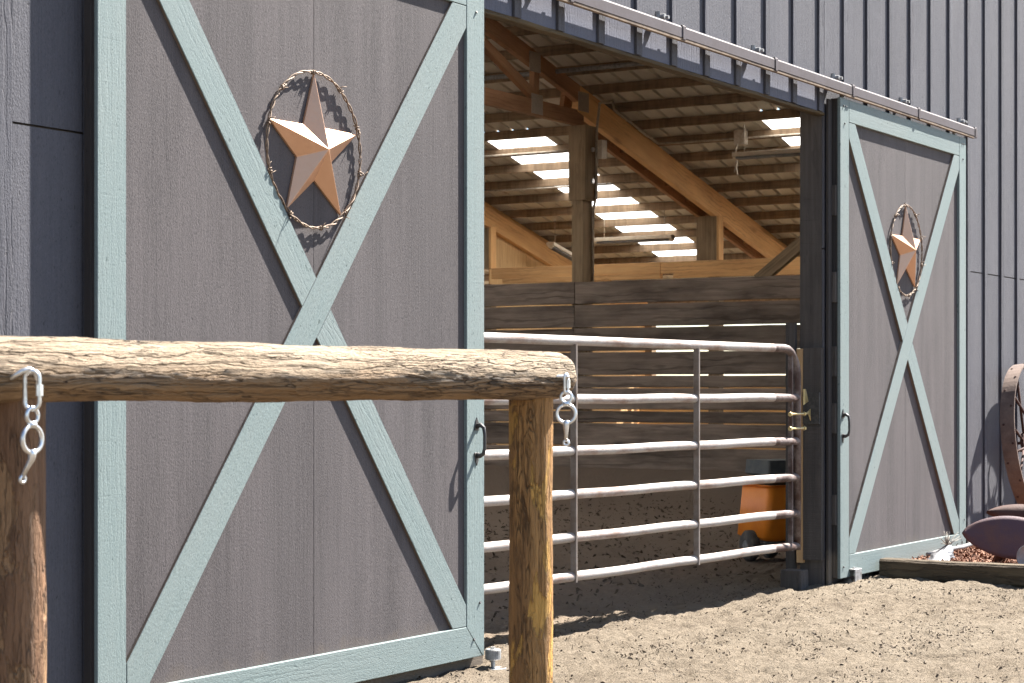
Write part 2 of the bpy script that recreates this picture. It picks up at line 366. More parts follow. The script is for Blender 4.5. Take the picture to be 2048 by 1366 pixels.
# ------------------------------------------------------------------ ground
def gz(x, y):
    z = -.055
    z += .03 * math.exp(-((x - 12.0) ** 2 / 1.5 + (y - 4.4) ** 2 / .3))
    if y > 4.9: z -= .02 * min(1, (y - 4.9) / .5)
    if x > 15: z += .34 * max(0, min(1, (x - 19.3) / 1.6)) ** 1.5 * (1 if 5 < y < 17 and x < 21.2 else 0)
    near = math.exp(-max(0, abs(x - 10) - 5) / 4) * math.exp(-max(0, abs(y - 5) - 3) / 4)
    p = Vector((x, y * 1.25, 0))
    amp = .022 * noise.noise(p * 1.7) + .017 * noise.noise(p * 4.3 + Vector((3, 1, 7))) + .014 * noise.noise(p * 9.5 + Vector((9, 4, 2))) + .011 * noise.noise(p * 21) + .006 * noise.noise(p * 43)
    r = noise.noise(p * 5.3 + Vector((40, 3, 1)))
    amp -= .016 * max(0, abs(r) - .28) * 3
    return z + amp * (.35 + .65 * near)
def axis_pts(segs):
    out = [segs[0][0]]
    for a, b, n in segs: out += [a + (b - a) * (i + 1) / n for i in range(n)]
    return out
xs = axis_pts([(-500, -100, 4), (-100, -10, 6), (-10, 5, 30), (5, 7.4, 40), (7.4, 12.6, 260), (12.6, 16, 85), (16, 22, 60), (22, 34, 20), (34, 120, 8), (120, 700, 4)])
ys = axis_pts([(-500, -80, 4), (-80, -5, 8), (-5, 2, 20), (2, 3.4, 50), (3.4, 6.4, 170), (6.4, 9, 65), (9, 15, 50), (15, 30, 15), (30, 120, 8), (120, 700, 4)])
vs = [(x, y, gz(x, y)) for y in ys for x in xs]; nx = len(xs)
fs = [(j * nx + i, j * nx + i + 1, (j + 1) * nx + i + 1, (j + 1) * nx + i) for j in range(len(ys) - 1) for i in range(nx - 1)]
ground = link('ground', mesh('ground', vs, fs), 'ground', None, None, True); ground['kind'] = 'structure'

# ------------------------------------------------------------------ barn
PY = 4.863          # face of the siding
barn = thing('barn', 'blue-grey board-and-batten barn with a wide doorway and open timber roof', 'barn', (9.8, PY, 0))
RX = 9.8                                   # ridge
def roofz(x): return 10.23 - .25 * (RX + abs(x - RX))
P = .41; x0 = 8.448 - .41 * 46
JZ = 2.085; HZ = 2.945; OX0, OX1 = 7.75, 11.84
k = 0
while True:
    xa = x0 + P * k; k += 1
    if xa > 30: break
    xb = xa + P
    if xb < -10.3: continue
    ztop = max(roofz(xa), roofz(xb)) + .04
    # boards behind and between the battens
    def panel(xl, xr, zl, zh, nm='siding_board', mt='siding'):
        if xr - xl < .02: return
        o = box(nm, (xl + .0015, PY, zl), (xr - .0015, PY + .016, zh), mt, barn, 'Z', ch=.002)
    inside = lambda xl, xr: xl < OX1 - .01 and xr > OX0 + .01
    segs_ = [(xa, xb)]
    if xa < OX0 < xb: segs_ = [(xa, OX0), (OX0, xb)]
    if xa < OX1 < xb: segs_ = [(xa, OX1), (OX1, xb)]
    for xl, xr in segs_:
        opening = xl >= OX0 - .001 and xr <= OX1 + .001
        if not opening: panel(xl, xr, -.12, JZ - .004)
        if opening:
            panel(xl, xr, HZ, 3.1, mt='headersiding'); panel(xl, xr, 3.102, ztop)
        else: panel(xl, xr, JZ + .004, ztop)
    bw = .064
    zb = HZ if OX0 < xa + bw / 2 < OX1 else -.12
    box('batten', (xa, PY - .0145, zb), (xa + bw, PY - .0005, ztop), 'batten', barn, 'Z', seg=10, jit=.0025, ch=.002, key=k % 5)
# header edge strip, hidden frame behind the siding, jamb posts
box('header_strip', (OX0, PY - .004, HZ - .022), (OX1, PY + .06, HZ - .002), 'mosswood', barn, 'X', seg=60, jit=.006)
box('header_beam', (OX0, PY + .02, HZ + .0), (OX1, PY + .058, HZ + .24), 'firdark', barn, 'X')
jp = box('jamb_post', (OX1, PY + .0165, -.15), (OX1 + .14, PY + .165, HZ + .5), 'post', barn, 'Z', seg=6, jit=.002)
box('jamb_post', (OX0 - .14, PY + .0165, -.15), (OX0, PY + .165, HZ + .5), 'post', barn, 'Z')
box('latch_board', (OX1 - .042, PY - .0, .12), (OX1 - .003, PY + .126, 1.46), 'post', barn, 'Z', seg=6, jit=.002)
box('latch_board', (OX1 - .040, PY + .1275, .10), (OX1 - .004, PY + .172, 1.455), 'brownedge', barn, 'Z', seg=6, jit=.002)
box('latch_board', (OX1 - .03, PY + .187, .05), (OX1 + .01, PY + .25, 1.62), 'post', barn, 'Z')
box('jamb_batten', (OX1 - .0, PY - .03, -.05), (OX1 + .055, PY - .0122, 3.03), 'edge', barn, 'Z')
for zz in (.34, .92, 1.28, 1.75, 2.3): box('jamb_block', (OX1 + .056, PY - .055, zz), (OX1 + .10, PY - .013, zz + .19), 'post', barn, 'Z')
# plinth under the doors
box('plinth_board', (-10, PY - .03, -.14), (OX0 - .02, PY - .0125, .005), 'edge', barn, 'X', seg=20, jit=.004)
# far wall side: left and right gable only; roof sheets run down the slope
def sheet(ya, yb, xa, xb, mat, name):
    vs = []; fs = []; n = max(1, int(round((yb - ya) / .2286))); prof = []
    for i in range(n):
        y = ya + (yb - ya) * i / n; p = (yb - ya) / n
        prof += [(y, 0), (y + p * .40, 0), (y + p * .45, .032), (y + p * .55, .032), (y + p * .60, 0)]
    prof.append((yb, 0))
    if mat == 'skylight': prof = [(ya - .01, -.003), (yb + .01, -.003)]
    sl = [xa, xb]
    for x in sl:
        for y, z in prof: vs.append((x, y, roofz(x) + z))
    m_ = len(prof)
    for i in range(m_ - 1): fs.append((i, i + 1, m_ + i + 1, m_ + i))
    return geo(name, (vs, fs), mat, barn, (xa, ya, roofz(xa)))
strips = [9.29, 13.29, 17.29, 21.29]
ycur = PY + .02; yedges = []
for s_ in strips:
    n = max(1, round((s_ - ycur) / .8)); yedges += [(ycur + (s_ - ycur) * i / n, ycur + (s_ - ycur) * (i + 1) / n, False) for i in range(n)]
    yedges.append((s_, s_ + .90, True)); ycur = s_ + .90
yedges.append((ycur, ycur + .6, False)); YB = ycur + .6
for ya, yb, sky_ in yedges:
    for side in (1, -1):
        e = lambda x: RX + side * (x - RX)
        if sky_:
            for xa, xb, mt, nm in ((RX, 19.5, 'skylight', 'skylight_and_fill_panel'), (19.5, 22.55, 'roof', 'roof_sheet'), (22.55, 28.05, 'skylight', 'skylight_and_fill_panel'), (28.05, 30.4, 'roof', 'roof_sheet')):  # ridge-side strips and all on the left slope are unseen, added for interior light
                sheet(ya, yb, e(xa), e(xb), mt, nm)
        else: sheet(ya, yb, e(RX), e(30.4), 'roof', 'roof_sheet')
# purlins every 0.61 m down the slope
xk = 23.12 - .592 * 22
while xk < 30.3:
    if xk > RX + .1:
        for side in (1, -1):
            xx = RX + side * (xk - RX); z = roofz(xx) - .060
            board('purlin', (xx, PY + .03, z), (xx, YB, z), .112, .04, 'purlin', barn, (0, 0, 1), seg=24, jit=.002, key=int(xk * 10) % 7)
    xk += .592
# trusses, posts, beams
def truss(Y, mat='firdark'):
    tr_ = bpy.data.objects.new('truss', None); C.objects.link(tr_); tr_.parent = barn; tr_.matrix_basis = PW(barn).inverted() @ Matrix.Translation((RX, Y, 4.4))
    D = .34
    def rz(x): return roofz(x) - .131
    def chord(xa, xb, nm, m_, dep=D, th=.08, off=0.0):
        za, zb = rz(xa) - off, rz(xb) - off
        n = Vector((zb - za, 0, -(xb - xa))).normalized(); n = n if n.z < 0 else -n
        a = Vector((xa, Y, za)) + n * dep / 2; b = Vector((xb, Y, zb)) + n * dep / 2
        return board(nm, a, b, dep, th, m_, tr_, (0, 0, 1))
    chord(21.02, 30.2, 'rafter', 'fir', .33, .085)
    chord(21.3, 30.2, 'rafter', 'fir', .06, .085, .0).location.y += .0
    for side in (1, -1):
        e = lambda x: RX + side * (x - RX)
        chord(e(21.28), e(RX), 'top_chord', mat, .19, .08)
        for xa, za, xb, zb in ((19.99, 4.52, 20.01, None), (17.4, None, 19.96, 4.60), (20.1, None, 21.05, 4.68), (17.3, 4.52, 17.32, None), (14.6, None, 17.25, 4.60), (14.5, 4.52, 14.52, None)):
            za = rz(e(xa)) - .1 if za is None else za; zb = rz(e(xb)) - .1 if zb is None else zb
            board('web', (e(xa), Y + .002, za), (e(xb), Y + .002, zb), .115, .07, mat, tr_, (1, 0, 0) if abs(xa - xb) < .1 else (0, 0, 1))
        for xg, zg in ((20.0, 4.50), (19.95, None), (17.32, 4.5), (21.1, 4.66)):
            zg = rz(e(xg)) - .13 if zg is None else zg
            box('gusset_plate', (e(xg) - .14, Y - .046, zg - .12), (e(xg) + .12, Y - .0412, zg + .11), 'gang', tr_, 'Z')
    board('bottom_chord', (RX - 11.3, Y - .003, 4.455), (RX + 11.3, Y - .003, 4.455), .185, .078, mat, tr_, (0, 0, 1))
    if Y > 8:   # paired rafter with blocking on the far side
        o2 = .24
        za, zb = rz(21.1), rz(30.2); n = Vector((zb - za, 0, -9.1)).normalized()
        a = Vector((21.1, Y + o2, za)) + n * .165; b = Vector((30.2, Y + o2, zb)) + n * .165
        board('rafter', a, b, .33, .06, 'firdark', tr_, (0, 0, 1))
        for i in range(12):
            xx = 21.9 + i * .62; zz = rz(xx) - .2
            board('blocking', (xx, Y + .045, zz), (xx, Y + o2 - .032, zz), .14, .035, 'firdark', tr_, (0, 0, 1))
    return tr_
for Y in (8.15, 11.8, 15.45, 19.1): truss(Y)
for Y in (11.8, 15.45, 19.1):
    for X, sx_ in ((21.07, 1), (-1.47, -1)):
        box('roof_post', (X - .10, Y - .10, -.2), (X + .14, Y + .05, 3.47), 'postwood', barn, 'Z', seg=4, jit=.003)
        pc = box('post_cap_block', (X - .11, Y - .14, 3.463), (X + .155, Y + .09, 4.362), 'postwood', barn, 'Z')
        if X > 0:
            for bz in (3.70, 4.08):
                geo('bolt', cyl_geo((X + .06, Y - .14, bz), (X + .06, Y - .16, bz), .03, 10), 'steel', pc, (X + .06, Y - .14, bz))
for Y in (5.2, 8.15):
    box('roof_post', (21.0, Y - .1, -.2), (21.2, Y + .1, roofz(21.1) - .47), 'postwood', barn, 'Z')
# stall partition beam further in, with short posts up to the rafters
for ya, yb in ((PY + .1, 8.55), (8.56, 12.6), (12.61, 15.36)):
    box('stall_beam', (24.80, ya, 2.80), (24.90, yb, 2.955), 'fir', barn, 'Y', seg=8, jit=.003)
    box('stall_beam', (24.78, ya, 2.73), (24.88, yb - .2, 2.798), 'fir', barn, 'Y', seg=8, jit=.003)
box('stall_beam', (24.74, 6.2, 2.70), (24.777, 10.2, 2.775), 'postwood', barn, 'Y', seg=8, jit=.004)
for Y in (8.15, 11.8, 15.45):
    zt = roofz(24.9) - .131 - .31
    box('stall_post', (24.81, Y - .04, 2.956), (24.96, Y + .26, zt), 'postwood', barn, 'Z')
    box('stall_post', (24.81, Y - .078, 2.956), (24.96, Y - .042, zt), 'fir', barn, 'Z')
    box('stall_post', (24.81, Y - .08, -.2), (24.96, Y + .08, 2.728), 'postwood', barn, 'Z')
for i in range(5):
    xa = 24.98 + i * 1.06; xb = xa + 1.05
    za = roofz(xa) - .131 - .30; zb = roofz(xb) - .131 - .30
    plate('plywood_infill', [(xa, -.1), (xb, -.1), (xb, zb), (xa, za)], 15.50, 15.515, 'ply', barn, (0, 1), ch=0)
# plywood on the outer stall side (low boards) so the gaps between the kick planks look onto lit wood
for i in range(7):
    ya = 4.95 + i * 1.5
    box('stall_board', (29.6, ya, -.05), (29.62, ya + 1.49, 1.25), 'ply', barn, 'Y')
for Y in (4.95, 8.15, 11.8, 15.45, 19.1, 22.5):
    for X in (30.0, -10.4): box('eave_post', (X - .08, Y - .08, -.3), (X + .08, Y + .08, roofz(30) - .131 - .31), 'postwood', barn, 'Z')
for ya in (OX0 - .16, 29.9):
    xa_ = -10.2 if ya < 10 else OX1 + .15
    box('wall_girt', (xa_, PY + .0168, JZ - .07), (ya, PY + .055, JZ + .07), 'post', barn, 'X')
for i in range(8):
    box('back_board', (-10.2, YB + .01, .0 + .30 * i), (20.89, YB + .05, .285 + .30 * i), 'postwood', barn, 'X')
# knee brace at the kick wall
kb = board('knee_brace', (21.0, 9.42, 2.44), (21.0, 8.55, 3.10), .14, .09, 'postwood', barn, (0, 0, 1))

# sliding door track
tk = bpy.data.objects.new('door_track', None); C.objects.link(tk); tk.parent = barn; tk.matrix_basis = PW(barn).inverted() @ Matrix.Translation((9.65, 4.79, 3.1))
TX0, TX1 = 2.33, 14.57
def tprof(x, y0, y1, z0, z1): return [(x, y0, z0), (x, y1, z0), (x, y1, z1), (x, y0 + .012, z1), (x, y0, z1 - .012)]
vs = tprof(TX0, 4.764, 4.829, 3.078, 3.142) + tprof(TX1, 4.764, 4.829, 3.078, 3.142)
fs = [(i, (i + 1) % 5, 5 + (i + 1) % 5, 5 + i) for i in range(5)] + [(4, 3, 2, 1, 0), (5, 6, 7, 8, 9)]
geo('track_rail', (vs, fs), 'track', tk, (TX0, 4.8, 3.1))
box('track_lip', (TX0, 4.766, 3.060), (TX1 - .06, 4.786, 3.0765), 'trackgrime', tk, 'X', seg=40, jit=.003)
for i in range(-6, 5):
    xc = 9.65 + 1.22 * i
    if xc < TX0 - .01 or xc > TX1 + .03: continue
    xc = min(xc, TX1 - .02)
    pc_ = [(4.831, 3.115), (4.831, 3.1455), (4.767, 3.1455), (4.7595, 3.139), (4.7595, 3.07), (4.768, 3.062)]
    g = ([(xc + q, y, z) for q in (-.016, .016) for y, z in pc_], [(k, k + 1, k + 7, k + 6) for k in range(5)])
    geo('track_collar', g, 'track', tk, (xc, 4.8, 3.1))
    xb_ = xc - .15
    g = join([cyl_geo((xb_, 4.857, 3.172), (xb_, 4.80, 3.172), .016, 10), cyl_geo((xb_ + .012, 4.80, 3.170), (xb_ + .012, 4.785, 3.170), .010, 8), cyl_geo((xb_ - .012, 4.84, 3.145), (xb_ - .012, 4.84, 3.20), .015, 8)])
    geo('track_bracket', g, 'dullsteel', tk, (xb_, 4.82, 3.16))

# conduit, junction box and cable under the roof
rzp = lambda x: roofz(x) - .135
cpts = [(21.19, 11.683, 2.45), (21.19, 11.683, 3.34), (21.20, 11.642, 3.52), (21.215, 11.642, 4.34), (21.30, 11.65, 4.66), (21.75, 11.72, 4.75), (21.80, 11.72, rzp(21.8) + .0), (22.95, 11.70, rzp(22.95) - .01), (23.07, 11.5, roofz(23.1) - .10), (23.075, 10.7, roofz(23.1) - .10), (23.075, PY + .1, roofz(23.1) - .10)]
tube('conduit_pipe', cpts, .016, 'conduit', barn, 6)
tube('conduit_pipe', [(23.08, 21, roofz(23.1) - .10), (23.08, 11.9, roofz(23.1) - .10)], .016, 'conduit', barn, 6)
tube('conduit_pipe', [(20.44, 16, rzp(20.44) - .05), (20.44, 10.55, rzp(20.44) - .05), (20.46, 10.3, rzp(20.44) + .01), (20.46, PY + .1, rzp(20.44) + .01)], .028, 'dullsteel', barn, 6)
tube('conduit_pipe', [(24.30, 21, rzp(24.3)), (24.30, 12.2, rzp(24.3))], .014, 'conduit', barn, 6)
box('switch_box', (21.19, 11.56, 3.98), (21.32, 11.622, 4.20), 'fixture', barn, 'Z')
jb = box('junction_box', (23.0, 10.50, 4.27), (23.07, 10.66, 4.46), 'conduit', barn, 'Z')
tube('cable', [(22.99, 10.60, 4.28), (22.97, 10.63, 4.15), (22.97, 10.60, 4.05), (22.97, 10.64, 3.92), (22.97, 10.62, 4.02), (22.96, 10.59, 4.10), (22.95, 10.60, 3.98), (22.8, 10.52, 3.87), (22.7, 10.46, 3.86)], .009, 'conduit', jb, 5)

# strip lights
def strip_light(a, b, hang, label):
    a = Vector(a); b = Vector(b)
    t_ = thing('strip_light', label, 'light', a, 'unlit strip lights under the roof')
    board('housing', a, b, .05, .13, 'fixture', t_, (0, 0, 1))
    d = (b - a).normalized(); side = d.cross(Vector((0, 0, 1)))
    for s_ in (-.035, .035): tube('lamp_tube', [a + d * .04 + side * s_ + Vector((0, 0, -.045)), b - d * .04 + side * s_ + Vector((0, 0, -.045))], .016, 'white', t_, 6)
    for q in (a, b):
        g = cyl_geo(q - d * .0 + Vector((0, 0, -.02)), q + (d * .05 if q == a else -d * .05) + Vector((0, 0, -.02)), .05, 6); geo('end_cap', g, 'fixture', t_, q)
    for q in (a + d * .14, b - d * .14): tube('hanger', [q + Vector((0, 0, .02)), q + Vector((0, 0, hang))], .005, 'conduit', t_, 4)
    return t_
strip_light((22.6, 10.47, 4.09), (22.6, 8.7, 4.09), .38, 'strip light hanging near the doorway post, below the junction box')
strip_light((25.48, 14.0, 3.36), (25.48, 12.75, 3.36), .38, 'strip light hanging in front of the white skylight row, right of the post')
strip_light((25.85, 14.98, 3.37), (27.0, 14.93, 3.08), .42, 'strip light seen end-on by the plywood wall, left of the post')

sf = link('added_bounce_floor', mesh('added_bounce_floor', [(21.1, 4.9, .03), (29.55, 4.9, .03), (29.55, 15.48, .03), (21.1, 15.48, .03)], [(0, 1, 2, 3)]), paintmetal('pale_bounce_shavings', (.46, .38, .27), (.36, .29, .2), .95, 0, 8, .3)); sf['kind'] = 'structure'  # pale floor behind the planks, added to bounce light up onto the roof
# ------------------------------------------------------------------ kick wall of planks inside
kw = thing('plank_wall', 'weathered brown plank wall with light showing through gaps inside the barn', 'plank wall', (20.9, 10, .2))
rows = [(2.215, 2.479), (1.937, 2.200), (1.652, 1.920), (1.372, 1.638), (1.222, 1.355), (.957, 1.203), (.806, .938), (.53, .790), (.26, .517), (-.02, .25)]
for i, (za, zb) in enumerate(rows):
    cut = 11.765 + random.uniform(-.01, .01)
    for ya, yb in ((PY + .12, 8.2 + .02 * (i % 2)), (8.225, cut), (cut + .008, 16.9), (16.908, YB)):
        dz = random.uniform(-.004, .004)
        box('plank', (20.9 + random.uniform(-.004, .004), ya, za + dz), (20.94, yb, zb + dz), 'plank', kw, 'Y', seg=20, jit=.006, ch=.006, key=(i, ya))
for Y in (8.3, 14.2, 16.9, 20.1): box('wall_post', (20.945, Y - .07, -.2), (21.08, Y + .07, 2.40), 'postwood', kw, 'Z')

# ------------------------------------------------------------------ star ornament
def rel(o, mw): return mw
def star_ornament(cx_, cz_, yface, label):
    t_ = thing('star_ornament', label, 'star ornament', (cx_, yface, cz_), 'copper stars on the barn doors')
    Rr, ri = .302, .119
    yb = yface - .010; out = []; n = 10
    for i in range(n):
        a = PI / 2 + i * PI / 5; r_ = Rr if i % 2 == 0 else ri
        out.append(Vector((cx_ + r_ * math.cos(a), yb, cz_ + r_ * math.sin(a))))
    nose = Vector((cx_, yface - .082, cz_)); vs = [nose] + out + [q + Vector((0, .009, 0)) for q in out]
    fs = []
    for i in range(n):
        j = (i + 1) % n; fs.append((0, 1 + i, 1 + j)); fs.append((1 + i, 1 + n + i, 1 + n + j, 1 + j))
    o = geo('star', (vs, fs), 'copper', t_, (cx_, yface, cz_))
    bm = bmesh.new(); bm.from_mesh(o.data); bmesh.ops.recalc_face_normals(bm, faces=bm.faces)
    bmesh.ops.bevel(bm, geom=[e for e in bm.edges if bm.verts and e.verts[0].co.length + e.verts[1].co.length < .6 and abs(e.verts[0].co.y - e.verts[1].co.y) > .03], offset=.0012, segments=1, affect='EDGES')
    bm.to_mesh(o.data); bm.free()
    N = 300
    for s_ in (0, PI):
        pts = []
        for i in range(N):
            a = 2 * PI * i / N; ph = a * 17 + s_ + .8 * noise.noise(Vector((a * 1.5, 2, cx_))); rr = .308 + (.0042 + .003 * noise.noise(Vector((a * 2, cz_, cx_)))) * math.cos(ph) + .005 * noise.noise(Vector((math.cos(a) * 3, math.sin(a) * 3, cx_)))
            pts.append((cx_ + rr * math.cos(a), yface - .013 + .0040 * math.sin(ph), cz_ + rr * math.sin(a)))
        tube('wire_strand', pts, .0032, 'wire', t_, 6, True, (cx_, yface, cz_))
    for i in range(10):
        a = i * 2 * PI / 10 + .33 + .1 * random.random()
        c_ = Vector((cx_ + .308 * math.cos(a), yface - .014, cz_ + .308 * math.sin(a))); rd = Vector((math.cos(a), 0, math.sin(a))); tg = Vector((-math.sin(a), 0, math.cos(a))); oy = Vector((0, -1, 0))
        coil = [c_ + tg * (k * .0016 - .008) + (rd * math.cos(k * .9) + oy * math.sin(k * .9)) * .0085 for k in range(14)]
        g = [tube_geo(coil, .0026, 5)]
        for e_, sg in ((coil[0], 1), (coil[-1], -1)):
            dr = (rd * random.uniform(-1, .6) + oy * random.uniform(.1, .8) + tg * random.uniform(-.5, .5)).normalized()
            g.append(tube_geo([e_, e_ + dr * .018, e_ + dr * .034 + tg * .006 * sg], [.0022, .0020, .0010], 5))
        geo('barb', join(g), 'wire', t_, c_, True)
    return t_

# ------------------------------------------------------------------ sliding doors
def sliding_door(X0, X1, label, hx, notch):
    H = 3.045; YF = 4.784; T = .019 if notch else .0145; sw = .146; rw = .142
    d = thing('sliding_door', label, 'barn door', ((X0 + X1) / 2, YF, 0), 'sliding barn doors with teal trim')
    xm = (X0 + X1) / 2
    for a, b in ((X0 + .012, xm - .0008), (xm + .0008, X1 - .012)):
        box('panel', (a, YF + T + .0006, .012), (b, YF + T + .016, H - .012), 'panel', d, 'Z', ch=.0008)
    z1 = YF + T
    # stiles: right one is mitred at its foot
    plate('stile', [(X0, 0), (X0 + sw, 0), (X0 + sw, H), (X0, H)], YF, z1, 'teal', d, (0, 1))
    plate('stile', [(X1 - .012, .0), (X1, .0), (X1, H), (X1 - sw, H), (X1 - sw, rw - .003)], YF - .0012, z1, 'teal', d, (0, 1))
    plate('rail', [(X0 + sw + .0015, 0), (X1 - .014, 0), (X1 - sw - .001, rw), (X0 + sw + .0015, rw)], YF - .0005, z1, 'teal', d, (1, 0))
    plate('rail', [(X0 + sw + .0015, H - rw), (X1 - sw - .0015, H - rw), (X1 - sw - .0015, H), (X0 + sw + .0015, H)], YF - .0005, z1, 'teal', d, (1, 0))
    xl, xr, zl, zh = X0 + sw + .002, X1 - sw - .002, rw + .002, H - rw - .002
    rect = [(xl, zl), (xr, zl), (xr, zh), (xl, zh)]
    def strip(p, q, wd, base):
        p = Vector(p); q = Vector(q); u = (q - p).normalized(); nn = Vector((-u.y, u.x))
        return clip(clip(base, p - nn * wd / 2, nn), p + nn * wd / 2, -nn), u, nn
    off = .018
    pB, qB = (xl + off, zl), (xr - off, zh)
    B, uB, nB = strip(pB, qB, .146, [Vector(q) for q in rect])
    A, uA, nA = strip((xl + off, zh), (xr - off, zl), .146, [Vector(q) for q in rect])
    plate('brace', [tuple(q) for q in B], YF, z1 - .0003, 'teal', d, tuple(uB), side='rawedge')
    for sg in (1, -1):
        pc = clip(A, Vector(pB) + nB * sg * (.073 + .0015), nB * sg)
        plate('brace', [tuple(q) for q in pc], YF + .0004, z1 - .0003, 'teal', d, tuple(uA), side='rawedge')
    # core frame seen on the edges
    ye = YF + T + .0165
    for xa, xb in ((X0 + .002, X0 + .09), (X1 - .09, X1 - .002)): box('door_edge', (xa, ye, .004), (xb, PY - .0125, H - .004), 'edge', d, 'Z')
    box('door_edge', (X0 + .004, z1 + .0004, .003), (X0 + .0118, ye - .0005, H - .003), 'edge', d, 'Z')
    box('door_edge', (X1 - .0118, z1 + .0004, .003), (X1 - .004, ye - .0005, H - .003), 'edge', d, 'Z')
    for za, zb in ((.006, .09), (H - .09, H - .006)): box('door_edge', (X0 + .091, ye, za), (X1 - .091, PY - .0125, zb), 'edge', d, 'X')
    # hangers to the track
    for xh in (X0 + .06, X1 - .22):
        g = join([cyl_geo((xh, 4.80, H), (xh, 4.80, 3.075), .009, 8), cyl_geo((xh, 4.80, H + .0), (xh, 4.80, H + .008), .02, 8)]); geo('hanger_bolt', g, 'dullsteel', d, (xh, 4.8, H))
    # nails near the corners with rust marks
    for xn, zn in ((X0 + .05, H - .05), (X0 + .09, H - .05), (X0 + .07, H - .16), (X1 - .05, H - .05), (X1 - .09, H - .05), (X1 - .07, H - .16), (X1 - .04, .24), (X1 - .09, .08), (X0 + .05, .07)):
        geo('nail', cyl_geo((xn, YF - .0005, zn), (xn, YF - .006, zn + .003), .006, 6), 'blackiron', d, (xn, YF, zn))
    # pull handle
    zc = .965
    hd = bpy.data.objects.new('handle', None); C.objects.link(hd); hd.parent = d; hd.matrix_basis = PW(d).inverted() @ Matrix.Translation((hx, YF, zc))
    gp = [(hx + .008, YF - .004, zc + .068), (hx + .008, YF - .022, zc + .074), (hx + .008, YF - .040, zc + .062), (hx + .009, YF - .044, zc + .03), (hx + .009, YF - .044, zc - .03), (hx + .008, YF - .038, zc - .055), (hx + .008, YF - .020, zc - .064), (hx + .008, YF - .004, zc - .062)]
    gr = tube('grip', gp, [.013, .011, .009, .0075, .0075, .009, .011, .013], 'blackiron', hd, 8)
    for sg in (1, -1):
        q = [(hx - .013, zc + sg * .050), (hx + .028, zc + sg * .050), (hx + .020, zc + sg * .088), (hx + .008, zc + sg * .108), (hx - .004, zc + sg * .088)]
        if sg < 0: q = q[::-1]
        plate('mount', q, YF - .0055, YF - .0014, 'blackiron', hd, (0, 1), ch=.001)
    star_ornament(xm - .01, 2.147, z1, None)
    return d
LD0, LD1, RD0, RD1 = 5.155, 7.663, 11.915, 14.362
dl = sliding_door(LD0, LD1, 'sliding barn door with teal X brace behind the log hitching rail', LD1 - .075, False)
dr_ = sliding_door(RD0, RD1, 'sliding barn door with teal X brace between the doorway and the rusty wheel', RD0 + .03, True)
stars = [o for o in C.objects if o.name.startswith('star_ornament')]
stars[0]['label'] = 'copper star in a barbed wire ring on the door behind the hitching rail'
stars[1]['label'] = 'copper star in a barbed wire ring on the door beside the rusty wheel'
# strap plate on the hidden edge of the door by the doorway
box('edge_strap', (RD0 - .004, 4.812, .37), (RD0 + .0015, 4.845, .50), 'white', dr_, 'Z')
# door guides standing on the ground
def guide(x, y, label, big):
    z = gz(x, y) - .004
    t_ = thing('door_guide', label, 'door guide', (x, y, z), 'steel guides at the feet of the doors')
    if big:
        geo('base_plate', cyl_geo((x, y, z), (x, y, z + .008), .062, 20), 'steel', t_, (x, y, z))
        geo('spindle', cyl_geo((x, y, z + .008), (x, y, z + .06), .010, 10), 'dullsteel', t_, (x, y, z))
        g = tube_geo([(x, y, z + .045), (x, y, z + .050), (x, y, z + .088), (x, y, z + .093)], [.030, .036, .036, .032], 20); geo('roller', g, 'dullsteel', t_, (x, y, z + .05))
        geo('bolt_head', cyl_geo((x, y, z + .093), (x, y, z + .103), .012, 6), 'steel', t_, (x, y, z + .1))
    else:
        box('bracket', (x - .06, y - .03, z - .02), (x + .05, y - .022, z + .085), 'dullsteel', t_, 'X')
        box('bracket', (x - .06, y - .0215, z + .078), (x + .05, y + .02, z + .085), 'dullsteel', t_, 'X')
        geo('bolt_head', cyl_geo((x, y, z + .085), (x, y, z + .093), .012, 6), 'dullsteel', t_, (x, y, z + .085))
guide(7.66, 4.735, 'round steel roller guide on a plate at the foot of the hitching-rail door', True)
guide(12.12, 4.77, 'small steel bracket guide beside the end of the planter timber', False)

# ------------------------------------------------------------------ metal gate
gA, gB = Vector((7.72, 5.185, 0)), Vector((11.59, 4.934, 0))
gd = (gB - gA).normalized()
def gp_(x, z): s_ = (x - gA.x) / gd.x; return gA + gd * s_ + Vector((0, 0, z))
gate = thing('metal_gate', 'scuffed six-rail tubular metal gate closed across the barn doorway', 'gate', gA)
zr = [1.45, 1.147, .879, .654, .431, .228]
XL, XR = 7.72, 11.575
bend = [gp_(XL, .20)] + [gp_(XL, 1.30)] + [gp_(XL + .15 * (1 - math.cos(a)), 1.30 + .15 * math.sin(a)) for a in (.4, .8, 1.2, PI / 2)]
bend += [gp_(XL + (XR - XL) * k / 12, 1.45) for k in range(1, 12)]
bend += [gp_(XR - .17 + .17 * math.sin(a), 1.28 + .17 * math.cos(a)) for a in (0, .25, .5, .75, 1.0, 1.25, PI / 2)] + [gp_(XR, .20)]
def split_pipe(name, pts, r, parent):
    return tube(name, pts, r, 'galv', parent, 14)
vs, fs = tube_geo(bend, .0255, 14)
fo = geo('frame_pipe', (vs, fs), 'galv', gate, gA, True)
fo.data.materials.append(M['rust_shade_pipe'])
for p in fo.data.polygons:
    if p.center.x + gA.x > 11.25: p.material_index = 1  # latch end gets the pipe colour with the jamb shadow in it
for i, z in enumerate(zr[1:]):
    xs_ = 11.24 + random.uniform(-.03, .03)
    pts = [gp_(XL + (XR - XL) * k / 24, z + .002 * math.sin(k)) for k in range(25)]
    vs, fs = tube_geo(pts, .0255, 14); o = geo('rail', (vs, fs), 'galv', gate, pts[0], True); o.data.materials.append(M['rust_shade_pipe'])
    for p in o.data.polygons:
        if p.center.x + pts[0].x > xs_: p.material_index = 1
nrm = Vector((-gd.y, gd.x, 0))
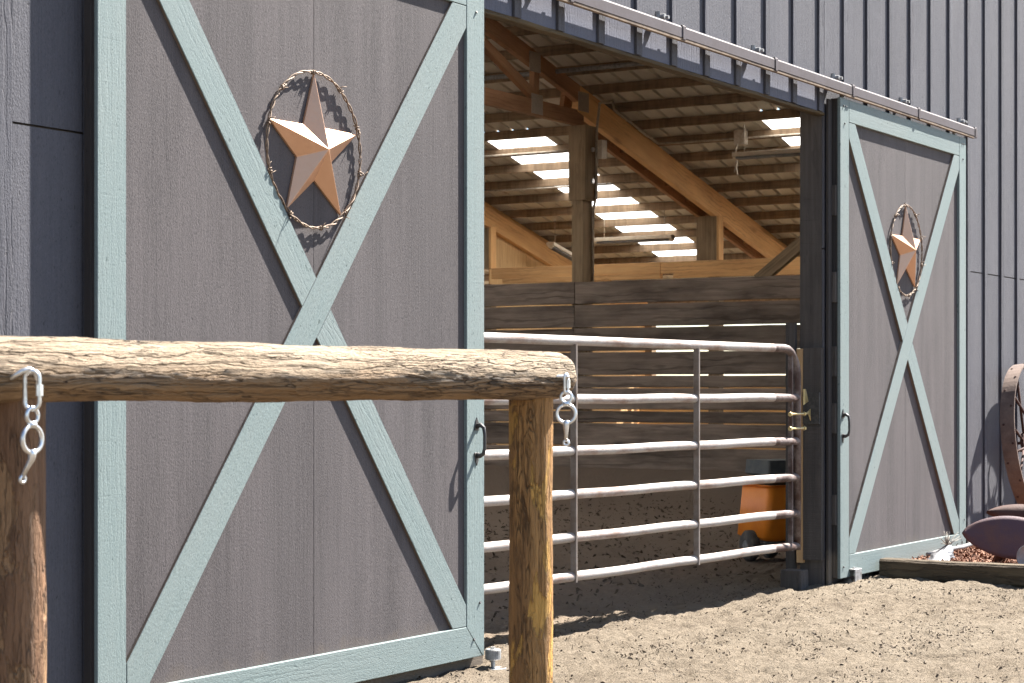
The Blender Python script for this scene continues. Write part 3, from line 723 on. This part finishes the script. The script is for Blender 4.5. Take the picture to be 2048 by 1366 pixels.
for x in (8.0, 9.03, 10.305, 11.49):
    a = gp_(x, .20); b = gp_(x, 1.43)
    if x < 11.4: a = a - nrm * .011; b = b - nrm * .011
    board('upright', a, b, .017, .036 if x < 11.4 else .03, 'rust_shade_pipe' if x > 11.4 else 'upright', gate, tuple(gd), seg=1)
# latch: plate bolted to the jamb, and its bolts through the gate
lt = thing('gate_latch', 'black gate latch with yellow zinc plates on the doorway jamb', 'latch', (11.80, 4.95, 1.1))
box('plate', (11.782, 4.87, .98), (11.796, 4.985, 1.18), 'blackiron', lt, 'Z')
plate('tongue', [(11.70, 1.10), (11.775, 1.12), (11.735, 1.20), (11.70, 1.20)], 4.94, 4.946, 'brass', lt, (1, 0))
plate('tongue', [(11.70, 1.045), (11.775, 1.075), (11.775, 1.0), (11.745, 1.04)], 4.925, 4.931, 'brass', lt, (1, 0))
for z in (1.045, .955):
    a = gp_(11.44, z) - nrm * .02; b = gp_(11.64, z) - nrm * .02
    geo('bolt', join([cyl_geo(a, b, .007, 8), cyl_geo(a, a + gd * .012, .014, 6), cyl_geo(b, b - gd * .012, .014, 6)]), 'brass', lt, a)
tag(box('strap', (11.775, 5.02, .86), (11.785, 5.05, .95), 'red', None, 'Z'), 'small red strap on the jamb behind the gate', 'strap')
tag(box('wood_block', (11.62, 4.93, -.14), (11.76, 5.07, .065), 'post', None, 'Z', ch=.012, seg=3, jit=.006), 'weathered square wood block standing at the foot of the gate post', 'wood block')

# ------------------------------------------------------------------ hitching rail
def log_geo(a, b, r, n=56, seg=240, amp=1.0, seed=0., lump_end=True, taper=None):
    a = Vector(a); b = Vector(b); L = (b - a).length; vs = []; fs = []
    for i in range(seg + 1):
        x = L * i / seg
        rr = r if taper is None else taper(x / L)
        e = 1.0
        dx = 0
        if lump_end:
            de = min(x, L - x)
            if de < .055: e = .60 + .40 * math.sqrt(max(0, 1 - (1 - de / .055) ** 2))
        for k in range(n):
            th_ = 2 * PI * k / n; c_, s_ = math.cos(th_), math.sin(th_)
            p = Vector((x * 2.2, c_ * 1.1 + seed, s_ * 1.1))
            d = .055 * noise.noise(p) + .03 * noise.noise(Vector((x * 6, c_ * 2.4, s_ * 2.4 + seed)))
            d += .022 * noise.noise(Vector((x * 5, c_ * 9 + seed, s_ * 9))) + .012 * noise.noise(Vector((x * 28, c_ * 8, s_ * 8 + seed)))
            # long checks
            q = noise.noise(Vector((x * 1.1, c_ * 4.2 + seed * 2, s_ * 4.2)))
            d -= .05 * max(0, 1 - abs(q) / .035) * (.5 + .5 * noise.noise(Vector((x * 3, seed, k * .05))))
            rad = rr * e * (1 + d * amp)
            vs.append((x + .004 * noise.noise(Vector((c_ * 3, s_ * 3, x))), c_ * rad, s_ * rad))
    for i in range(seg):
        for k in range(n):
            a_ = i * n + k; b_ = i * n + (k + 1) % n; fs.append((a_, b_, b_ + n, a_ + n))
    fs.append(tuple(range(n - 1, -1, -1))); fs.append(tuple(seg * n + k for k in range(n)))
    return vs, fs
cs, sn = math.cos(R(31.18)), math.sin(R(31.18))
def vw(d, l, z): return Vector((cs * d + sn * l, sn * d - cs * l, z))   # metres ahead of and beside where one stands
La = vw(4.42, -1.36, 1.247); Lb = vw(6.25, .160, 1.240)
hr = thing('hitching_rail', 'weathered log hitching rail on two round posts in the barn yard', 'hitching rail', (Lb.x, Lb.y, gz(Lb.x, Lb.y)))
vs, fs = log_geo(La, Lb, .0755, n=72, seg=420, seed=2.0, amp=1.35, taper=lambda u: .0765 - .0035 * u)
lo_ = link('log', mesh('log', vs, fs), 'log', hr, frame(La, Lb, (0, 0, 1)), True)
ld = (Lb - La).normalized(); lside = Vector((ld.y, -ld.x, 0))
if lside.dot(-La) < 0: lside = -lside
pp = []
for q, seed, rad in ((vw(6.20, .045, 0) , 5.0, .0675), (vw(4.72, -1.179, 0), 9.0, .069)):
    q = q + lside * .018
    a = Vector((q.x, q.y, -.25)); b = Vector((q.x, q.y, 1.205))
    vs, fs = log_geo(a, b, rad, n=56, seg=200, seed=seed, amp=.7, lump_end=False)
    pp.append(link('post', mesh('post', vs, fs), 'logpost' if seed == 5.0 else 'darkpost', hr, frame(a, b, (1, 0, 0)), True))

# hooks, quick links and bits hanging from the log
def ring_pts(c_, r, u, v, n=28): return [Vector(c_) + Vector(u) * r * math.cos(2 * PI * i / n) + Vector(v) * r * math.sin(2 * PI * i / n) for i in range(n)]
Z = Vector((0, 0, 1))
def hang_set(p, u, n_, lab_link, lab_bit, big):
    """p: point on the log face, u: horizontal direction of the wire plane, n_: outward from the log"""
    u = Vector(u).normalized(); n_ = Vector(n_).normalized()
    # eye bolt (part of the rail)
    e0 = p - n_ * .03; c1 = p + n_ * .03
    if big:
        hook = [e0 - u * .03, p - u * .03 + n_ * .006, p - u * .018 + n_ * .024 + Z * .014, p - u * .002 + n_ * .030 + Z * .020, p + u * .014 + n_ * .032 + Z * .012, p + u * .022 + n_ * .033 - Z * .008, p + u * .020 + n_ * .032 - Z * .024]
        tube('eye_bolt', hook, .0062, 'steel', hr, 8)
        top = p + u * .004 + n_ * .034 + Z * .012
    else:
        tube('eye_bolt', [p - u * .03 - n_ * .02, p - u * .028 + n_ * .006, p + n_ * .018 + Z * .001, p + u * .004 + n_ * .024, p + u * .006 + n_ * .022 - Z * .008], .0045, 'steel', hr, 8)
        top = p + n_ * .020 + Z * .004
    # quick link: oval loop with a sleeve
    ql = thing('quick_link', lab_link, 'quick link', top, 'steel quick links on the hitching rail')
    hl, wl2, rw_ = (.044, .0165, .0050) if big else (.029, .0075, .0042)
    cen = top - Z * (hl - .003)
    q2 = Vector((sn, -cs, 0)) if big else (Vector((sn, -cs, 0)) * .75 + Vector((cs, sn, 0)) * .66).normalized()
    pts = [cen + Z * (hl - wl2) + q2 * wl2 * math.cos(a) + Z * wl2 * math.sin(a) for a in [PI * i / 10 for i in range(11)]]
    pts += [cen - Z * (hl - wl2) + q2 * wl2 * math.cos(a) + Z * wl2 * math.sin(a) for a in [PI + PI * i / 10 for i in range(11)]]
    tube('loop', pts, rw_, 'steel', ql, 8, True)
    sc_ = cen + q2 * wl2
    geo('sleeve', cyl_geo(sc_ - Z * .013, sc_ + Z * .013, rw_ * 1.75, 6), 'steel', ql, sc_)
    bot = cen - Z * hl
    # horse bit: small ring, neck, large ring, mouthpiece bar with an eye
    hb = thing('horse_bit', lab_bit, 'horse bit', bot, 'horse bits hanging from the hitching rail')
    v2 = (Vector((sn, -cs, 0)) * .50 + Vector((cs, sn, 0)) * .87).normalized() if big else Vector((sn, -cs, 0))
    r1, r2 = .0168, .0285
    if big: r1, r2 = .018, .031
    c_1 = bot - Z * (r1 - .004); c_2 = c_1 - Z * (r1 + r2 + .005)
    tube('small_ring', ring_pts(c_1, r1, v2, Z), .0052, 'steel', hb, 8, True)
    tube('large_ring', ring_pts(c_2, r2, v2, Z, 36), .0058, 'steel', hb, 8, True)
    nk = []
    for s_ in (-1, 1): nk.append(tube_geo([c_1 - Z * r1 * .55 + v2 * s_ * r1 * .85, c_1 - Z * (r1 + .001) + v2 * s_ * .009, c_2 + Z * (r2 - .003) + v2 * s_ * .0125, c_2 + Z * r2 * .72 + v2 * s_ * r2 * .72], .0046, 8))
    nk.append(tube_geo([c_1 - Z * (r1 - .001), c_2 + Z * (r2 - .002)], .0115, 10))
    geo('neck', join(nk), 'steel', hb, c_1, True)
    b0 = c_2 - Z * (r2 - .004); sway = (Vector((-sn, cs, 0)) * .022 if big else Vector((0, 0, 0)))
    L_ = .058
    bar = [b0 + Z * .004, b0 - Z * .008, b0 - Z * .02 + sway * .1, b0 - Z * .036 + sway * .5, b0 - Z * L_ + sway]
    tube('mouthpiece', bar, [.0105, .0098, .0082, .0062, .0055], 'steel', hb, 10)
    ce = b0 - Z * (L_ + .006) + sway
    tube('end_eye', ring_pts(ce, .0078, v2, Z, 16), .0042, 'steel', hb, 8, True)
u_ = ld
def log_at(px_l, d): return None
pR = La + ld * ((Lb - La).length - .095) + lside * .066 - Z * .002
hang_set(pR, ld, lside, 'slim steel quick link hanging at the rail end near the gate', 'bright horse bit hanging in the open beside the rail post', False)
pL = La + ld * .285 + lside * .070 - Z * .020
hang_set(pL, ld, lside, 'large steel quick link hooked high on the log above a post', 'horse bit hanging flat against a brown post, seen edge-on', True)

# ------------------------------------------------------------------ orange cart inside
cx0, cy0 = 13.62, 6.2
ct = thing('barn_cart', 'orange plastic tub cart with dusty black wheels behind the gate', 'cart', (cx0 + .1, cy0, -.07))
rt = Vector((sn, -cs, 0)); fw = Vector((cs, sn, 0)); ax = (rt * .93 + fw * .37).normalized(); ay = Vector((-ax.y, ax.x, 0))
c0 = Vector((13.74, 6.04, -.07))
def P3(a, b, z): return c0 + ax * a + ay * b + Vector((0, 0, z))
def tub(bl, tl, z0, z1, rnd=.05, n=6):
    rings = []
    for z, (hx_, hy_) in ((z0, (bl[0] - .05, bl[1] - .05)), (z0 + .03, bl), (z0 + (z1 - z0) * .5, ((bl[0] + tl[0]) / 2, (bl[1] + tl[1]) / 2)), (z1, tl)):
        rg = []
        for q, (sx_, sy_) in enumerate(((1, 1), (-1, 1), (-1, -1), (1, -1))):
            for i in range(n + 1):
                a = PI / 2 * (q + i / n)
                rg.append(P3(sx_ * (hx_ - rnd) + rnd * math.cos(a), sy_ * (hy_ - rnd) + rnd * math.sin(a), z))
        rings.append(rg)
    vs = [p for r_ in rings for p in r_]; m_ = len(rings[0]); fs = []
    for i in range(len(rings) - 1):
        for k in range(m_): fs.append((i * m_ + k, i * m_ + (k + 1) % m_, (i + 1) * m_ + (k + 1) % m_, (i + 1) * m_ + k))
    fs.append(tuple(reversed(range(m_)))); fs.append(tuple((len(rings) - 1) * m_ + k for k in range(m_)))
    return vs, fs
geo('tub', tub((.20, .24), (.165, .22), .155, .56), 'orange', ct, c0, True)
geo('tub_lip', tub((.172, .226), (.172, .226), .535, .562, .05), 'orange', ct, c0)
geo('bin_lid', tub((.150, .19), (.142, .18), .615, .745, .02), 'greybin', ct, c0)
geo('bin_lid', tub((.158, .2), (.158, .2), .563, .612, .02), 'greybin', ct, c0)
tube('push_bar', [P3(-.36, -.30, .345), P3(-.2, -.285, .35), P3(.3, -.285, .335)], .014, 'blackiron', ct, 8)
tube('axle', [P3(-.24, -.10, .14), P3(.26, -.10, .14)], .012, 'dullsteel', ct, 8)
for s_, b_, r_ in ((-.215, -.02, .115), (.05, .16, .10), (.235, -.02, .115)):
    a = P3(s_ - .035, b_, r_ - .0); b = P3(s_ + .035, b_, r_ - .0)
    tyr = tube_geo([a, a + (b - a) * .2, a + (b - a) * .8, b], [r_ * .86, r_, r_, r_ * .86], 24)
    o = geo('wheel', tyr, 'rubber', ct, a, True)
    geo('hub', cyl_geo(a - ax * .004, b + ax * .004, r_ * .35, 12), 'dullsteel', o, a)

# ------------------------------------------------------------------ planter bed at the right
tim = link('planter_timber', board_mesh(1.75, .135, .14, 30, .006, .014, 'tim'), 'timber', None, frame((12.59, 4.755, .018), (12.56, 3.0, .012), (0, 0, 1)))
tag(tim, 'weathered timber edging of the planter bed in front of the door', 'timber')
tim2 = link('planter_timber', board_mesh(4.5, .135, .14, 30, .006, .014, 'tim2'), 'timber', None, frame((12.64, 2.92, .016), (17.1, 2.92, .016), (0, 0, 1)))
tag(tim2, 'weathered timber along the outer side of the planter bed', 'timber')
vs = []; fs = []
nx_, ny_ = 60, 40
for j in range(ny_ + 1):
    for i in range(nx_ + 1):
        x = 12.66 + 3.4 * i / nx_; y = 3.0 + 1.78 * j / ny_
        vs.append((x, y, .030 + .016 * noise.noise(Vector((x * 4, y * 4, 1))) + .012 * noise.noise(Vector((x * 14, y * 14, 2)))))
for j in range(ny_):
    for i in range(nx_): a = j * (nx_ + 1) + i; fs.append((a, a + 1, a + nx_ + 2, a + nx_ + 1))
bed = link('planter_soil', mesh('planter_soil', vs, fs), 'mulch', None, None, True); bed['kind'] = 'structure'
def chips(name, n, region, zf, smin, smax, mat, asp=(1, 3), flat=.35):
    vs = []; fs = []
    for _ in range(n):
        x, y = region(); z = zf(x, y); s_ = smin + (smax - smin) * random.random() ** 2.5
        L_ = s_ * random.uniform(*asp); W_ = s_ * .6; H_ = s_ * flat * random.uniform(.5, 1.5)
        m_ = Matrix.Rotation(random.uniform(0, 2 * PI), 3, 'Z') @ Matrix.Rotation(random.gauss(0, .35), 3, 'Y') @ Matrix.Rotation(random.gauss(0, .3), 3, 'X')
        o = len(vs); j = lambda: random.uniform(.7, 1.3)
        for p in ((-L_ * j(), -W_ * j(), 0), (L_ * j(), -W_ * j() * .6, 0), (L_ * j() * .8, W_ * j(), 0), (-L_ * j() * .7, W_ * j() * .8, 0), (-L_ * .5 * j(), 0, H_), (L_ * .5 * j(), W_ * .2, H_ * j())):
            q = m_ @ Vector(p); vs.append((x + q.x * .5, y + q.y * .5, z + q.z))
        fs += [(o, o + 1, o + 5, o + 4), (o + 1, o + 2, o + 5), (o + 2, o + 3, o + 4, o + 5), (o + 3, o, o + 4)]
    ob = link(name, mesh(name, vs, fs), mat); ob['kind'] = 'stuff'
    return ob
def reg_bed(): return random.uniform(12.68, 15.9), random.uniform(3.05, 4.75)
tag(chips('bark_mulch', 9000, reg_bed, lambda x, y: .034 + .016 * noise.noise(Vector((x * 4, y * 4, 1))) + .012 * noise.noise(Vector((x * 14, y * 14, 2))), .008, .03, 'mulch'), 'reddish bark mulch filling the planter bed', None, None, 'stuff')
def reg_yard():
    while True:
        y = random.uniform(1.9, 5.6); x = random.uniform(6.8, 14.0)
        if x > 12.4 and y > 2.8: continue
        dens = .12 + 1.1 * max(0, noise.noise(Vector((x * 1.3, y * 2.2, 3))) + .6 * noise.noise(Vector((x * 4, y * 5, 8))) + .12)
        if random.random() < dens: return x, y
tag(chips('dirt_clods', 20000, reg_yard, lambda x, y: gz(x, y) - .002, .002, .012, 'chip', (1, 2.6), .55), 'dark clods and bark bits scattered over the yard', None, None, 'stuff')
tag(chips('wood_chips', 5000, reg_yard, lambda x, y: gz(x, y) - .001, .003, .012, 'chipl', (1.2, 4), .25), 'pale wood shavings scattered over the yard', None, None, 'stuff')
def reg_in(): return random.uniform(9, 20), random.uniform(5.5, 11)
tag(chips('stable_litter', 6000, reg_in, lambda x, y: gz(x, y) - .002, .006, .03, 'chip', (1, 3), .5), 'dark litter on the barn floor', None, None, 'stuff')

# wagon wheel leaning on the wall
WC = Vector((15.62, 4.66, .785)); Rw = .62; tilt = R(7)
wdx = Vector((1, 0, 0)); wup = Vector((0, math.sin(tilt), math.cos(tilt))); wax = wdx.cross(wup)
ww = thing('wagon_wheel', 'rusty iron spoked wagon wheel leaning on the barn wall', 'wheel', WC - wup * Rw)
vs = []; fs = []; N = 72
prof = [(Rw, -.055), (Rw, .055), (Rw - .012, .055), (Rw - .012, .006), (Rw - .04, .006), (Rw - .04, -.006), (Rw - .012, -.006), (Rw - .012, -.055)]
for i in range(N):
    a = 2 * PI * i / N; rd = wdx * math.cos(a) + wup * math.sin(a)
    for r_, o_ in prof: vs.append(WC + rd * r_ + wax * o_)
for i in range(N):
    for k in range(8): fs.append((i * 8 + k, i * 8 + (k + 1) % 8, ((i + 1) % N) * 8 + (k + 1) % 8, ((i + 1) % N) * 8 + k))
geo('rim', (vs, fs), 'rustwheel', ww, WC)
for i in range(26):
    a = 2 * PI * i / 26; rd = wdx * math.cos(a) + wup * math.sin(a)
    geo('rivet', cyl_geo(WC + rd * (Rw - .002) + wax * (.03 if i % 2 else -.03), WC + rd * (Rw + .005) + wax * (.03 if i % 2 else -.03), .011, 7, .007), 'rust', ww, WC + rd * Rw)
hubo = geo('hub', join([cyl_geo(WC - wax * .09, WC + wax * .09, .045, 16), cyl_geo(WC + wax * .05, WC + wax * .075, .085, 16), cyl_geo(WC - wax * .075, WC - wax * .05, .085, 16)]), 'rust', ww, WC)
for i in range(6):
    a = 2 * PI * i / 6; rd = wdx * math.cos(a) + wup * math.sin(a)
    geo('bolt', cyl_geo(WC + rd * .068 - wax * .10, WC + rd * .068 - wax * .074, .012, 6), 'rust', hubo, WC + rd * .068)
for i in range(14):
    a = 2 * PI * (i + .3) / 14; rd = wdx * math.cos(a) + wup * math.sin(a); sg = .06 if i % 2 else -.06
    tube('spoke', [WC + rd * .06 + wax * sg, WC + rd * (Rw - .012)], .0105, 'rust', ww, 6)

# plough parts in the bed
def leaf(name, c_, ua, ub, L_, W_, dish, mat, label):
    """curved leaf-shaped blade, long axis ua, short axis ub"""
    c_ = Vector(c_); ua = Vector(ua).normalized(); ub = Vector(ub); ub = (ub - ua * ub.dot(ua)).normalized(); nn = ua.cross(ub)
    n, m_ = 36, 10; vs = []; fs = []
    for s_ in (0, 1):
        for i in range(n + 1):
            u = -1 + 2 * i / n; hw = W_ * (max(0, 1 - abs(u) ** 2.0)) ** .72 + .002
            for j in range(m_ + 1):
                vv = -1 + 2 * j / m_
                vs.append(c_ + ua * u * L_ + ub * vv * hw + nn * (dish * (1 - vv * vv * .9 - u * u * .5) - s_ * .008))
    st = (n + 1) * (m_ + 1)
    for i in range(n):
        for j in range(m_):
            a = i * (m_ + 1) + j; f = (a, a + 1, a + m_ + 2, a + m_ + 1); fs.append(f); fs.append(tuple(q + st for q in reversed(f)))
    ring = [j for j in range(m_ + 1)] + [i * (m_ + 1) + m_ for i in range(1, n + 1)] + [n * (m_ + 1) + j for j in range(m_ - 1, -1, -1)] + [i * (m_ + 1) for i in range(n - 1, 0, -1)]
    for a, b in zip(ring, ring[1:] + ring[:1]): fs.append((b, a, a + st, b + st))
    o = geo(name, (vs, fs), mat, None, c_, True); tag(o, label, 'plough blade'); return o
VR = (.518, -.855, 0)
leaf('plough_blade', (13.22, 4.07, .205), (.518, -.855, -.10), (.25, .15, 1), .35, .145, .014, 'plough', 'large leaf-shaped rusty purple plough blade lying on the mulch')
leaf('plough_blade', (13.80, 4.20, .34), (.518, -.855, -.02), (.5, .3, 1), .24, .06, .03, 'rust', 'dark rusty blade behind the leaf-shaped plough blade, under the wheel')
leaf('plough_blade', (13.03, 3.93, .10), (.2, -.3, 1), (.518, -.855, 0), .085, .065, .02, 'white', 'small pale rounded metal piece in front of the leaf-shaped plough blade')
tag(geo('blade_support', cyl_geo((13.30, 4.22, .0), (13.26, 4.14, .15), .04, 8), 'rust', None, (13.30, 4.22, 0)), 'rusty stub propping up the leaf-shaped plough blade', 'iron stub')
# irrigation hose and a dry plant tied up in white plastic
tag(tube('hose', [(13.30, 4.70, .06), (13.5, 4.66, .075), (13.75, 4.60, .085), (14.1, 4.60, .10), (14.6, 4.66, .09)], .016, 'white', None, 8), 'pale irrigation hose lying on the mulch at the foot of the door', 'hose')
pl = thing('wrapped_plant', 'dry tufted plant stub wrapped in crumpled white plastic beside the planter timber', 'plant', (13.28, 4.6, .05))
vs = []; fs = []; n, m_ = 20, 12
for i in range(m_ + 1):
    for k in range(n):
        a = 2 * PI * k / n; u = i / m_
        rr = (.060 * (1 - u) ** .8 + .018) * (1 + .35 * noise.noise(Vector((math.cos(a) * 2, math.sin(a) * 2, u * 4))) + .2 * noise.noise(Vector((math.cos(a) * 7, math.sin(a) * 7, u * 9))))
        vs.append(Vector((13.20 + .17 * u + rr * 1.8 * math.cos(a), 4.58 + rr * math.sin(a) * 1.0, .04 + .085 * u)))
for i in range(m_):
    for k in range(n): fs.append((i * n + k, i * n + (k + 1) % n, (i + 1) * n + (k + 1) % n, (i + 1) * n + k))
fs.append(tuple(m_ * n + k for k in range(n)))
M['foil'] = paintmetal('crumpled_silver_plastic', (.17, .17, .18), (.10, .10, .105), .45, .3, 18, .5)
geo('wrap', (vs, fs), 'foil', pl, (13.25, 4.58, .05), True)
for i in range(26):
    a = random.uniform(-1.2, 1.2); t0 = Vector((13.36, 4.58, .115)); d_ = Vector((math.sin(a), random.uniform(-.4, .4), math.cos(a)))
    L_ = random.uniform(.06, .14)
    tube('stem', [t0, t0 + d_ * L_ * .5, t0 + d_ * L_ + Vector((d_.x * .03, 0, -.01))], [.003, .0025, .001], 'straw', pl, 4)
